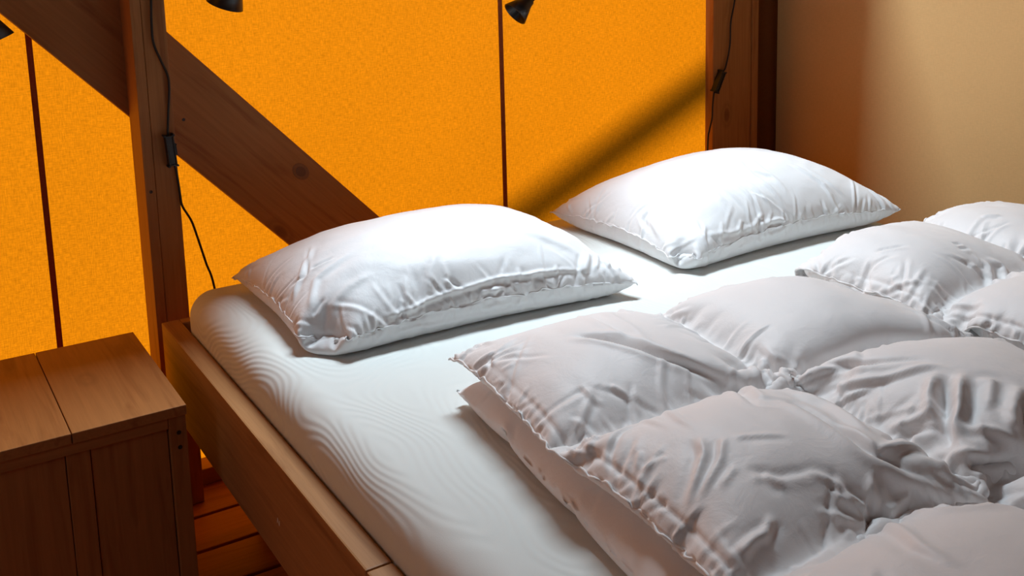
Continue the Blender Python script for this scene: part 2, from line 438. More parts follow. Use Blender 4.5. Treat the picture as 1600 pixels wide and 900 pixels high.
box('front_rail', (NX0 + 0.033, NY0 + 0.005, ZN - 0.040), (NX1 - 0.033, NY0 + 0.020, ZN - 0.0195), W['x'], ns, 0.0015, NB)
fx0, fx1 = NX0 + 0.033, NX1 - 0.033
cuts = [fx0, nsx - 0.012, nsx + 0.028, fx1]
for k, (a, b) in enumerate(zip(cuts, cuts[1:])):
    off = 0.010 if k == 1 else 0.013
    box('front_board', (a + 0.0007, NY0 + off, 0.02), (b - 0.0007, NY0 + off + 0.016, ZN - 0.041), W['z'], ns, 0.0012, NB)
for xa in (NX0 + 0.004, NX1 - 0.020):
    box('side_panel', (xa, NY0 + 0.036, 0.02), (xa + 0.016, NY1 - 0.036, ZN - 0.0195), W['z'], ns, 0.0012, NB)
box('back_panel', (fx0, NY1 - 0.018, 0.02), (fx1, NY1 - 0.004, ZN - 0.0195), W['z'], ns, 0.0012, NB)
for zz in (ZN - 0.050, ZN - 0.078):
    screw((NX1 - 0.016, NY0 + 0.003, zz), (0, -1, 0), ns, 0.004)

# ------------------------------------------------------------------ lamps
def lamp(label, rim, axis, mount, mount_n, rim_r=0.036, length=0.062, via=None, cord=None, switch=None, group='clip-on reading lamps'):
    """rim: centre of the open end; axis points out of the shade; mount: where its plate meets the wood"""
    rim, axis, mount, mount_n = Vector(rim), Vector(axis).normalized(), Vector(mount), Vector(mount_n).normalized()
    root = empty('reading_lamp', mount); tag(root, label, 'lamp', group)
    B = root.location; back = -axis
    bm = bmesh.new()
    o = rim - B
    prof = [(0.0, rim_r - 0.0025), (0.0, rim_r), (length * 0.55, rim_r * 0.66), (length * 0.8, rim_r * 0.50), (length, rim_r * 0.46), (length * 1.04, rim_r * 0.40), (length * 1.04, 0.002)]
    add_lathe(bm, o, back, prof, 32)
    add_lathe(bm, o, back, [(0.0, rim_r - 0.0025), (length * 0.55, rim_r * 0.60), (length * 0.9, rim_r * 0.36), (length * 0.9, 0.001)], 32)
    bmesh.ops.recalc_face_normals(bm, faces=bm.faces)
    sh = from_bm('shade', bm, BLACK, root, smooth=True)
    bm = bmesh.new()
    add_lathe(bm, o, back, [(length * 1.0, 0.001), (length * 1.0, rim_r * 0.34), (length * 1.35, rim_r * 0.34), (length * 1.4, rim_r * 0.25), (length * 1.4, 0.001)], 24)
    from_bm('socket', bm, BLACK, root, smooth=True)
    end = rim + back * length * 1.25
    bm = bmesh.new(); add_lathe(bm, Vector((0, 0, 0)), mount_n, [(0, 0.001), (0, 0.026), (0.010, 0.026), (0.013, 0.022), (0.013, 0.001)], 28)
    from_bm('mount_plate', bm, BLACK, root, smooth=False)
    path = [mount + mount_n * 0.012, mount + mount_n * 0.035] + [Vector(v) for v in (via or [])] + [end]
    tube('neck', path, 0.0045, BLACK, root, 10, B)
    if cord:
        c = tube('cord', cord, 0.0027, CORDM, root, 8, B, 8)
        if switch:
            p0, p1, nrm = Vector(switch[0]), Vector(switch[1]), Vector(switch[2]).normalized()
            z = (p1 - p0).normalized(); x = z.cross(nrm).normalized(); y = z.cross(x)
            L = (p1 - p0).length
            bm = bmesh.new(); bmesh.ops.create_cube(bm, size=1.0)
            for v in bm.verts: v.co = (p0 + p1) / 2 - B + x * v.co.x * 0.017 + y * v.co.y * 0.014 + z * v.co.z * L
            bmesh.ops.bevel(bm, geom=list(bm.edges), offset=0.003, segments=3, affect='EDGES')
            s = from_bm('inline_switch', bm, BLACK, root, smooth=False)
            bm = bmesh.new(); bmesh.ops.create_cube(bm, size=1.0)
            for v in bm.verts: v.co = (p0 + p1) / 2 - B - x * 0.0095 + x * v.co.x * 0.006 + y * v.co.y * 0.008 + z * v.co.z * L * 0.34
            bmesh.ops.bevel(bm, geom=list(bm.edges), offset=0.0015, segments=2, affect='EDGES')
            from_bm('rocker', bm, BLACK, s)
    return root

YC = 0.084
c1 = [on_y(x, y, YC) for x, y in ((236, -60), (236, 0), (237, 40), (240, 68), (252, 96), (262, 118), (264.5, 140), (263, 178), (262.5, 212))]
c1 += [on_y(x, y, YC) for x, y in ((266, 236), (273, 256), (278, 282), (281.5, 305))]
c1 += [on_y(285, 322, 0.09), on_y(299, 345, 0.11), on_y(309, 372, 0.13), on_y(322, 411, 0.14), on_y(334, 445, 0.14)]
e = c1[-1]; c1 += [Vector((e.x + 0.015, 0.145, e.z - 0.15)), Vector((e.x + 0.01, 0.14, 0.05))]
lamp('large black reading lamp mounted on the timber post beside the diagonal board', on_y(351, 8, 0.03), RT * -0.35 + DN * 0.90 + FW * 0.25,
     (0.0, 0.0895, 1.30), (0, -1, 0), 0.040, 0.075, via=[(0.06, 0.02, 1.27)], cord=[(0.0, 0.082, 1.29)] + c1,
     switch=(on_y(263, 212, YC - 0.004), on_y(270, 258, YC - 0.004), (0, -1, 0)))
YR = 0.192
c2 = [on_y(x, y, YR) for x, y in ((1152, -50), (1148, 0), (1142, 34), (1140.5, 70), (1134, 104), (1129, 113), (1122, 128), (1116, 144), (1113.5, 165), (1112.5, 185), (1108.5, 203), (1106, 224))]
e = c2[-1]; c2 += [Vector((e.x - 0.01, 0.185, e.z - 0.2)), Vector((e.x - 0.01, 0.18, 0.06))]
lamp('black reading lamp on the corner board above the right pillow', on_y(1124, -11, 0.12), RT * -0.1 + DN * 1.0 + FW * 0.1,
     (on_y(1150, -60, 0.2).x, 0.1995, 1.33), (0, -1, 0), 0.030, 0.062, via=[(on_y(1140, -60, 0.2).x, 0.13, 1.28)], cord=[(on_y(1152, -60, 0.2).x, 0.19, 1.31)] + c2,
     switch=(on_y(1128.5, 112, YR - 0.004), on_y(1117, 143, YR - 0.004), (0, -1, 0)))
lamp('small black cone-shaped lamp hanging beside the canvas seam above the pillows', on_y(804.5, 22, 0.12), RT * -0.62 + DN * 0.66 - FW * 0.25,
     (on_y(826, 0, 0.1).x + 0.01, 0.0995, 1.39), (0, -1, 0), 0.036, 0.056, via=[(on_y(826, 0, 0.1).x + 0.012, 0.085, 1.2)])
lamp('black lamp partly seen at the left edge below the diagonal board', on_y(-4, 62, 0.10), RT * 0.35 + DN * 0.85 + FW * 0.3,
     (-0.345, 0.1895, 1.30), (0, -1, 0), 0.034, 0.060, via=[(-0.335, 0.12, 1.22)])

# ------------------------------------------------------------------ cloth: pillows and duvets, inflated by a small position-based solver
def _pair(A, B, L, k):
    d = B - A; l = np.sqrt((d * d).sum(-1)) + 1e-9
    c = d * (k * 0.5 * (l - L) / l)[..., None]
    A += c; B -= c
def solve_lengths(S, ru, rv, k, kd, kb, kb2=0.0):
    """S: (2,n,m,3); ru (n-1,m), rv (n,m-1) rest lengths"""
    for o in (0, 1):
        a = S[:, o:-1:2]; b = S[:, o + 1::2]; q = min(a.shape[1], b.shape[1]); _pair(a[:, :q], b[:, :q], ru[o::2][:q], k)
    for o in (0, 1):
        a = S[:, :, o:-1:2]; b = S[:, :, o + 1::2]; q = min(a.shape[2], b.shape[2]); _pair(a[:, :, :q], b[:, :, :q], rv[:, o::2][:, :q], k)
    rd = np.sqrt(ru[:, :-1] ** 2 + rv[:-1] ** 2)
    for o in (0, 1):
        a = S[:, o:-1:2, :-1]; b = S[:, o + 1::2, 1:]; q = min(a.shape[1], b.shape[1]); _pair(a[:, :q], b[:, :q], rd[o::2][:q], kd)
        a = S[:, o:-1:2, 1:]; b = S[:, o + 1::2, :-1]; q = min(a.shape[1], b.shape[1]); _pair(a[:, :q], b[:, :q], rd[o::2][:q], kd)
    for st, kk in ((2, kb), (4, kb2)):
        if kk <= 0: continue
        lu = sum(ru[i:ru.shape[0] - st + 1 + i] for i in range(st)); lv = sum(rv[:, i:rv.shape[1] - st + 1 + i] for i in range(st))
        for o in range(2 * st):
            if o >= st: continue
            ia = np.arange(lu.shape[0]); 
            for ph in (0, 1):
                idx = ia[((ia // st) % 2 == ph) & (ia % st == o)]
                if len(idx):
                    A = S[:, idx]; B = S[:, idx + st]; _pair(A, B, lu[idx], kk); S[:, idx] = A; S[:, idx + st] = B
            ja = np.arange(lv.shape[1])
            for ph in (0, 1):
                idx = ja[((ja // st) % 2 == ph) & (ja % st == o)]
                if len(idx):
                    A = S[:, :, idx]; B = S[:, :, idx + st]; _pair(A, B, lv[:, idx], kk); S[:, :, idx] = A; S[:, :, idx + st] = B
def normals(P):
    gu = np.gradient(P, axis=0); gv = np.gradient(P, axis=1)
    return np.cross(gu, gv)
def up2(A):
    """double the resolution of the two grid axes of (2,n,m,3) or (n,m)"""
    def up_ax(B, ax):
        n = B.shape[ax]; i = np.arange(2 * n - 1)
        lo = np.take(B, i // 2, ax); hi = np.take(B, np.minimum((i + 1) // 2, n - 1), ax)
        return 0.5 * (lo + hi)
    return up_ax(up_ax(A, 1), 2)
def simulate(S, ru, rv, tie, pins, floor_z, ceil_z, press, iters, k=0.9, kd=0.35, kb=0.06, kb2=0.0, grav=0.0, damp=0.92, inner=3, vol=0.03):
    """tie: bool (n,m) where the two sheets are stitched; pins: list of ((i,j), target, stiffness)"""
    O = S.copy(); n, m = tie.shape
    cell = float(np.mean(ru)) * float(np.mean(rv))
    for it in range(iters):
        V = (S - O) * damp; O = S.copy(); S = S + V
        n0 = normals(S[0]); n1 = normals(S[1])
        V_ = float((S[0, ..., 2] * n0[..., 2]).sum() - (S[1, ..., 2] * n1[..., 2]).sum())
        p = press * min(1.0, max(0.0, (vol - V_) / vol * 8.0))
        S[0] += n0 / cell * p; S[1] -= n1 / cell * p
        S[..., 2] -= grav
        for _ in range(inner):
            solve_lengths(S, ru, rv, k, kd, kb, kb2)
            mid_ = 0.5 * (S[0][tie] + S[1][tie]); S[0][tie] = mid_; S[1][tie] = mid_
            for (i, j), t, st in pins: S[:, i, j] += (np.asarray(t) - S[:, i, j]) * st
            np.maximum(S[..., 2], floor_z, out=S[..., 2])
            if ceil_z is not None: np.minimum(S[..., 2], ceil_z, out=S[..., 2])
    return S
def sheet_pair(corners, n, m, puff):
    """bilinear grid from four corners (u0v0, u1v0, u1v1, u0v1), two sheets slightly apart"""
    c = [np.asarray(x, float) for x in corners]
    u = np.linspace(0, 1, n)[:, None, None]; v = np.linspace(0, 1, m)[None, :, None]
    P = c[0] * (1 - u) * (1 - v) + c[1] * u * (1 - v) + c[2] * u * v + c[3] * (1 - u) * v
    b = (np.sin(np.pi * u) * np.sin(np.pi * v))[..., 0]
    S = np.stack([P, P]); S[0, ..., 2] += puff * b; S[1, ..., 2] -= 0.4 * puff * b
    return S
def cloth_mesh(name, S, tie_edge=True):
    n, m = S.shape[1:3]
    V = np.concatenate([S[0].reshape(-1, 3), S[1].reshape(-1, 3)])
    idx = np.arange(n * m).reshape(n, m); idb = idx + n * m
    if tie_edge:
        edge = np.zeros((n, m), bool); edge[0] = edge[-1] = True; edge[:, 0] = edge[:, -1] = True
        idb = np.where(edge, idx, idb)
    a, b, c, d = idx[:-1, :-1], idx[1:, :-1], idx[1:, 1:], idx[:-1, 1:]
    top = np.stack([a, b, c, d], -1).reshape(-1, 4)
    a, b, c, d = idb[:-1, :-1], idb[1:, :-1], idb[1:, 1:], idb[:-1, 1:]
    bot = np.stack([a, d, c, b], -1).reshape(-1, 4)
    me = bpy.data.meshes.new(name); me.from_pydata(V.tolist(), [], np.concatenate([top, bot]).tolist())
    bm = bmesh.new(); bm.from_mesh(me)
    bmesh.ops.delete(bm, geom=[v for v in bm.verts if not v.link_faces], context='VERTS')
    bm.to_mesh(me); bm.free()
    for p in me.polygons: p.use_smooth = True
    me.update(); return me
def edge_mask(n, m):
    t = np.zeros((n, m), bool); t[0] = t[-1] = True; t[:, 0] = t[:, -1] = True; return t

def smooth_noise(n, m, cells, seed, amp):
    r = np.random.default_rng(seed); g = r.standard_normal((cells + 2, cells + 2))
    u = np.linspace(0, cells, n); v = np.linspace(0, cells, m); i = u.astype(int); j = v.astype(int); fu = (u - i)[:, None]; fv = (v - j)[None]
    fu = fu * fu * (3 - 2 * fu); fv = fv * fv * (3 - 2 * fv)
    return amp * (g[i][:, j] * (1 - fu) * (1 - fv) + g[i + 1][:, j] * fu * (1 - fv) + g[i][:, j + 1] * (1 - fu) * fv + g[i + 1][:, j + 1] * fu * fv)


# ---- creases: ridges and valleys laid into a cloth grid, traced from the photograph or gathered along its seams
def relax(S, w=0.5):
    """one smoothing pass inside each sheet (edges stay)"""
    T = S.copy()
    T[:, 1:-1, 1:-1] = (1 - w) * S[:, 1:-1, 1:-1] + w * 0.25 * (S[:, 2:, 1:-1] + S[:, :-2, 1:-1] + S[:, 1:-1, 2:] + S[:, 1:-1, :-2])
    return T
def to_pixels(P):
    q = P - np.array(CAM); x = q @ np.array(RT); y = q @ np.array(DN); z = q @ np.array(FW)
    return np.stack([PPX + FPX * x / z, PPY + FPX * y / z], -1), z
def stroke_field(D, du, dv, pts, w, a, fold=0.6):
    """add one crease to D (n,m); pts in metres on the cloth"""
    pts = np.asarray(pts, float); seg = np.hypot(*np.diff(pts, axis=0).T); L = seg.sum()
    if L < 1e-4: return
    k = max(6, int(L / 0.0025)); t = np.linspace(0, L, k); cum = np.concatenate([[0], np.cumsum(seg)])
    P = np.stack([np.interp(t, cum, pts[:, 0]), np.interp(t, cum, pts[:, 1])], -1)
    for _ in range(3): P[1:-1] = 0.5 * P[1:-1] + 0.25 * (P[2:] + P[:-2])
    T = np.gradient(P, axis=0); T /= np.linalg.norm(T, axis=1, keepdims=True) + 1e-9
    n, m = D.shape; pad = 4 * w
    i0, i1 = max(0, int((P[:, 0].min() - pad) / du)), min(n, int((P[:, 0].max() + pad) / du) + 2)
    j0, j1 = max(0, int((P[:, 1].min() - pad) / dv)), min(m, int((P[:, 1].max() + pad) / dv) + 2)
    if i1 <= i0 or j1 <= j0: return
    X = np.arange(i0, i1)[:, None, None] * du - P[:, 0]; Y = np.arange(j0, j1)[None, :, None] * dv - P[:, 1]
    d2 = X * X + Y * Y; kk = d2.argmin(-1)
    I, J = np.ogrid[:i1 - i0, :j1 - j0]
    sgn = X[I, 0, kk] * T[kk, 1] - Y[0, J, kk] * T[kk, 0]
    d = np.sqrt(d2[I, J, kk]) * np.where(sgn < 0, -1, 1)
    f = kk / (k - 1.0); tap = np.clip(np.minimum(f / 0.2, (1 - f) / 0.35), 0, 1); tap = tap * tap * (3 - 2 * tap)
    h = np.exp(-(d / w) ** 2) - fold * np.exp(-((d - 1.8 * w) / (1.3 * w)) ** 2)
    D[i0:i1, j0:j1] += a * tap * h
def wrinkle(S, size, strokes, gathers, seed, lump=0.003, cells=10, band=0.0):
    r = np.random.default_rng(seed + 100)
    S = relax(up2(S), 0.6); n, m = S.shape[1:3]
    du, dv = size[0] / (n - 1), size[1] / (m - 1)
    uu = np.arange(n) * du; vv = np.arange(m) * dv
    # how far each point is from a stitched line
    dist = np.full((n, m), 9.0)
    for ax, f, cnt, g in gathers:
        dist = np.minimum(dist, np.abs(uu - f * size[0])[:, None] + 0 * vv[None] if ax == 'u' else np.abs(vv - f * size[1])[None] + 0 * uu[:, None])
    D = (smooth_noise(n, m, cells, seed + 50, lump) + smooth_noise(n, m, cells * 3, seed + 51, lump * 0.3)) * np.clip(dist / 0.08, 0, 1)
    for ax, f, cnt, g in gathers:
        for _ in range(int(cnt)):
            side = 1 if r.random() < 0.5 else -1
            if f <= 0.001: side = 1
            if f >= 0.999: side = -1
            s0 = r.random(); Ln = r.choice([r.uniform(0.015, 0.04), r.uniform(0.04, 0.11)], p=[0.65, 0.35]); tilt = r.normal(0, 0.45); bend = r.normal(0, 0.25)
            w = r.uniform(0.0030, 0.0048) * (0.8 + 3.0 * Ln); a = r.uniform(0.0010, 0.0030) * g * (0.8 + 5 * Ln) * (1 if r.random() < 0.6 else -1)
            P = []
            for q in np.linspace(-0.10, 1, 6):
                al = s0 * (size[1] if ax == 'u' else size[0]) + Ln * (tilt * q + bend * q * q); ac = (f * size[0] if ax == 'u' else f * size[1]) + side * Ln * q
                P.append((ac, al) if ax == 'u' else (al, ac))
            stroke_field(D, du, dv, P, w, a)
    if band:      # a line of stitching just inside the edge
        b_ = band
        for q in ([(b_, b_), (b_, size[1] - b_)], [(size[0] - b_, b_), (size[0] - b_, size[1] - b_)], [(b_, size[1] - b_), (size[0] - b_, size[1] - b_)]):
            stroke_field(D, du, dv, q, 0.0042, -0.0032, 0.0)
    if strokes:
        px, z = to_pixels(S[0]); vis = normals(S[0]); face = (vis * (np.array(CAM) - S[0])).sum(-1) > 0
        for pts, w, a in strokes:
            w, a = max(0.0038, w * 0.72), a * 0.8
            P = []
            for p in pts:
                e2 = ((px - np.array(p)) ** 2).sum(-1) + np.where(face, 0, 4000) + (z - z.min()) * 40
                k = int(e2.argmin()); P.append((k // m * du, k % m * dv))
            if len(P) == 1:
                X = (uu - P[0][0])[:, None]; Y = (vv - P[0][1])[None]; D += a * np.exp(-(X * X + Y * Y) / (w * w))
            else: stroke_field(D, du, dv, P, w, a, 0.5)
    N_ = normals(S[0]); N_ /= np.linalg.norm(N_, axis=-1, keepdims=True) + 1e-9
    fade = np.ones((n, m)); fade[[0, -1]] = 0.35; fade[:, [0, -1]] = 0.35
    S[0] += N_ * (D * fade)[..., None]
    # the stitched edge puckers
    for sl, L_ in (((slice(None), 0), size[0]), ((slice(None), m - 1), size[0]), ((0, slice(None)), size[1]), ((n - 1, slice(None)), size[1])):
        E = S[0][sl]; cnt_ = E.shape[0]; k = int(L_ / 0.013)
        for c_, am in ((0, 0.0014), (1, 0.0014), (2, 0.0020)):
            S[0][sl + (c_,)] += smooth_noise(cnt_, 2, k, seed + 70 + c_, am)[:, 0]
    # the under sheet takes a weaker, rounder echo
    N1 = normals(S[1]); N1 /= np.linalg.norm(N1, axis=-1, keepdims=True) + 1e-9
    S[1] -= N1 * ((0.5 if band or cells == 7 else 0.0) * D * np.clip(1 - dist / 0.08, 0, 1) * (fade > 0.9))[..., None]
    S[1][[0, -1]] = S[0][[0, -1]]; S[1][:, [0, -1]] = S[0][:, [0, -1]]
    S[..., 2] = np.maximum(S[..., 2], ZT + 0.001)
    return S

def cr_(ox, oy, sc, pts): return [(ox + x / sc, oy + y / sc) for x, y in pts]
_c = lambda *p: cr_(340, 280, 2.2857, p)
STROKES_PL = [
    (_c((330, 325), (375, 300), (425, 275)), .005, -.0045), (_c((245, 395), (320, 340), (322, 235)), .005, -.004),
    (_c((268, 445), (300, 340), (345, 235)), .008, .005), (_c((335, 485), (352, 360), (500, 250)), .010, .0045),
    (_c((340, 490), (385, 420)), .004, -.004), (_c((680, 460), (668, 330)), .010, .004), (_c((720, 440), (735, 300)), .007, -.003),
    (_c((760, 410), (775, 240)), .012, .004), (_c((850, 400), (800, 350)), .006, .004), (_c((400, 470), (470, 380), (560, 330)), .011, .003),
    (_c((545, 497), (640, 480), (700, 462), (740, 440), (800, 415), (900, 388), (1000, 352), (1110, 340), (1230, 322), (1400, 330)), .006, .006),
    (_c((650, 490), (655, 455)), .005, .004), (_c((730, 480), (735, 425)), .006, .006), (_c((905, 440), (900, 395)), .005, .004),
    (_c((1080, 370), (1070, 310)), .006, .005), (_c((1115, 400), (1120, 340), (1180, 330)), .006, .006), (_c((1210, 340), (1205, 300)), .005, .004),
    (_c((1310, 340), (1325, 255)), .008, .007), (_c((1350, 330), (1370, 240)), .006, .006), (_c((1400, 320), (1400, 240)), .007, .006), (_c((1440, 330), (1425, 270)), .006, .005),
    (_c((800, 350), (860, 385), (900, 400)), .005, -.004), (_c((1010, 345), (1060, 370), (1100, 380)), .005, .004), (_c((930, 400), (1000, 395), (1060, 385)), .005, .004),
    (_c((1080, 180), (1250, 240), (1330, 290)), .012, .003), (_c((560, 540), (560, 500)), .005, .004)]
_c = lambda *p: cr_(840, 200, 2.667, p)
STROKES_PR = [
    (_c((575, 165), (690, 245), (780, 330), (840, 415)), .007, .004), (_c((630, 150), (750, 235), (870, 340), (915, 410)), .006, .0045),
    (_c((680, 130), (810, 225), (920, 330), (960, 395)), .006, .005), (_c((720, 115), (850, 210), (960, 310), (990, 385)), .006, .0045),
    (_c((770, 105), (890, 190), (990, 270), (1040, 345)), .007, .005), (_c((820, 95), (930, 170), (1030, 250), (1045, 300)), .007, .004),
    (_c((600, 130), (700, 190), (800, 280)), .005, -.003), (_c((660, 200), (760, 290), (830, 370)), .005, .003),
    (_c((1040, 145), (1150, 205), (1260, 290)), .008, .005), (_c((1100, 160), (1230, 240), (1310, 310)), .008, .003), (_c((1180, 220), (1240, 300)), .008, .003),
    (_c((465, 340), (440, 385), (465, 435)), .007, -.004), (_c((500, 345), (475, 390), (520, 470)), .008, .004),
    (_c((690, 470), (700, 400)), .007, .004), (_c((760, 470), (770, 380)), .006, .004), (_c((830, 440), (850, 380)), .006, .005), (_c((900, 410), (940, 350)), .006, .005),
    (_c((955, 395), (1005, 380), (1050, 400)), .006, .005), (_c((680, 450), (800, 440), (900, 410), (1000, 385), (1080, 390)), .007, .003), (_c((890, 170), (920, 180), (1000, 210)), .006, .003)]
_c = lambda *p: cr_(680, 420, 1.875, p)
_e = lambda *p: cr_(1100, 320, 1.552, p)
STROKES_DL = [
    (_c((380, 193), (480, 203), (560, 217), (640, 242), (720, 275), (800, 312), (900, 352)), .009, -.012), (_c((430, 185), (560, 195), (700, 250), (850, 320)), .012, .006),
    (_c((430, 110), (520, 165), (600, 215)), .009, -.005), (_c((480, 110), (560, 160), (640, 230)), .010, .004),
    (_c((610, 445), (545, 478), (512, 540), (520, 610)), .006, -.006), (_c((600, 530), (585, 600)), .006, .004), (_c((680, 545), (600, 600)), .006, .003),
    (_c((772, 490), (788, 540), (765, 620), (730, 725)), .008, .007), (_c((842, 490), (835, 560), (800, 630), (760, 705)), .006, .005), (_c((885, 575), (830, 650)), .005, .004),
    (_c((160, 295), (162, 260), (192, 232)), .005, -.005), (_c((235, 275), (195, 300)), .005, .003), (_c((510, 340), (560, 372), (592, 400)), .006, .004), (_c((420, 340), (470, 385), (505, 405)), .006, .003),
    (_c((530, 500), (610, 445), (700, 470)), .006, .003), (_c((650, 430), (720, 445), (780, 480)), .006, .003), (_c((850, 365), (940, 400), (1040, 405)), .008, -.006), (_c((880, 350), (960, 380), (1050, 385)), .008, .006),
    (_c((870, 500), (960, 490), (1050, 490)), .006, .003), (_c((590, 610), (620, 660)), .007, .004), (_c((430, 480), (450, 520)), .006, .004),
    (_c((960, 810), (965, 775), (1000, 720)), .007, .005), (_c((890, 850), (960, 780)), .006, .004), (_c((960, 600), (1040, 650)), .008, .004),
    (_e((205, 445), (222, 390), (250, 320)), .011, .009), (_e((180, 440), (160, 380), (110, 340)), .008, -.007), (_e((140, 430), (90, 380)), .008, .006), (_e((230, 440), (330, 400), (450, 375)), .009, -.006),
    (_e((555, 520), (545, 470), (562, 405)), .011, .012), (_e((590, 605), (583, 500), (582, 405)), .012, -.016), (_e((610, 580), (618, 500), (628, 400)), .010, .012), (_e((690, 500), (700, 430), (640, 425)), .009, .006),
    (_e((745, 560), (750, 500), (770, 430)), .012, .010), (_e((300, 465), (440, 420), (560, 392), (610, 402)), .008, .006), (_e((240, 420), (400, 385), (520, 375), (600, 395)), .008, -.006),
    (_e((430, 577), (500, 548), (560, 540), (612, 548)), .008, -.009), (_e((440, 550), (520, 520), (560, 490)), .008, .006), (_e((200, 450), (300, 490), (430, 578)), .011, .009), (_e((190, 470), (300, 525), (400, 590), (500, 640), (600, 690)), .012, -.014),
    (_e((320, 520), (420, 600), (560, 630)), .009, .008), (_e((620, 550), (700, 545), (776, 590)), .009, .007), (_e((560, 640), (600, 610), (660, 600), (740, 620)), .009, .007), (_e((565, 655), (640, 680), (720, 690)), .009, -.007),
    (_e((620, 650), (700, 640), (776, 610)), .008, -.006), (_e((330, 430), (350, 470)), .007, .005), (_e((480, 730), (560, 735), (640, 725), (776, 680)), .012, -.010),
    (_e((425, 770),), .022, -.020), (_e((420, 765), (370, 720), (320, 700)), .007, .007), (_e((422, 760), (410, 700), (400, 650)), .007, .006), (_e((415, 772), (340, 760), (260, 740)), .007, .005), (_e((440, 755), (470, 720), (520, 700)), .008, .007),
    (_e((400, 790), (340, 830), (250, 890)), .009, -.008), (_e((430, 780), (520, 830), (640, 895)), .010, .006), (_e((390, 765), (330, 680), (230, 640)), .008, .005), (_e((100, 640), (180, 650), (290, 640)), .009, -.004), (_e((170, 790), (120, 810), (60, 870)), .007, .004)]
STROKES_DLL = []
_c = lambda *p: cr_(1300, 300, 5.333, p)
STROKES_DR = [
    (_c((285, 740), (330, 630), (440, 560), (570, 528)), .006, -.005), (_c((360, 495), (500, 468), (650, 455)), .005, -.005), (_c((510, 740), (520, 690)), .006, .004),
    (_c((1190, 535), (1300, 620), (1430, 740)), .010, .009), (_c((1270, 540), (1420, 620), (1600, 690)), .010, .010), (_c((1010, 440), (1090, 430)), .006, -.004), (_c((1050, 480), (1150, 470)), .006, -.004),
    (_c((1100, 600), (1180, 590)), .008, -.004), (_c((1240, 210), (1420, 195)), .008, .005)]

def pillow(label, corners, size, seed, press, vol, strokes, gathers):
    n, m = 29, 23
    S = sheet_pair(corners, n, m, 0.10)
    pins = lambda n, m, w: [((0, 0), corners[0], w), ((n - 1, 0), corners[1], w), ((n - 1, m - 1), corners[2], w), ((0, m - 1), corners[3], w)]
    for lev in range(3):
        n, m = S.shape[1:3]
        ru = np.full((n - 1, m), size[0] / (n - 1)); rv = np.full((n, m - 1), size[1] / (m - 1))
        ru[:, [0, -1]] *= 0.975; rv[[0, -1], :] *= 0.975
        if lev:
            S[0, ..., 2] += smooth_noise(n, m, 9, seed + lev, 0.0015) + smooth_noise(n, m, 22, seed + 9 + lev, 0.0008)
        S = simulate(S, ru, rv, edge_mask(n, m), pins(n, m, (.25, .02, .0)[lev]), ZT + 0.002, None, press / (2 ** lev), (160, 110, 90)[lev], kb=(0.02, 0.08, 0.10)[lev], kb2=(0, 0, 0.02)[lev], grav=0.00012 / (2 ** lev), vol=vol)
        if lev < 2: S = up2(S)
    gl = [('v', 0.0, gathers, 1.0), ('v', 1.0, gathers * 0.4, 0.6), ('u', 0.0, gathers * 0.5, 0.7), ('u', 1.0, gathers * 0.5, 0.7)]
    S = wrinkle(S, size, strokes, gl, seed, lump=0.0022, cells=7)
    c = Vector(S.reshape(-1, 3).mean(0)); c.z = ZT
    S = S - np.array(c)
    root = empty('pillow', c); tag(root, label, 'pillow', 'white bed pillows')
    o = link('pillowcase', cloth_mesh('pillowcase', S), COTTON, root)
    # stitched hem running round the edge
    n, m = S.shape[1:3]
    loop = [S[0, i, 0] for i in range(n)] + [S[0, n - 1, j] for j in range(1, m)] + [S[0, i, m - 1] for i in range(n - 2, -1, -1)] + [S[0, 0, j] for j in range(m - 2, 0, -1)]
    tube('hem', [Vector(p) for p in loop] + [Vector(loop[0])], 0.0013, COTTON, root, 6, k=1)
    return S

pl = [on_z(566, 484, 0.603), on_z(993, 428, 0.605), Vector((0.70, -0.15, 0.61)), on_z(362, 417, 0.605)]
pillow('white pillow nearest the timber post, on the left of the bed', pl, (0.70, 0.505), 3, 0.0011, 0.036, STROKES_PL, 60)
pr = [on_z(1100, 382, 0.592), on_z(1397, 306, 0.63), Vector((1.49, -0.12, 0.62)), on_z(868, 320, 0.605)]
pillow('white pillow in the far corner beside the tan canvas wall', pr, (0.70, 0.515), 11, 0.0011, 0.040, STROKES_PR, 50)

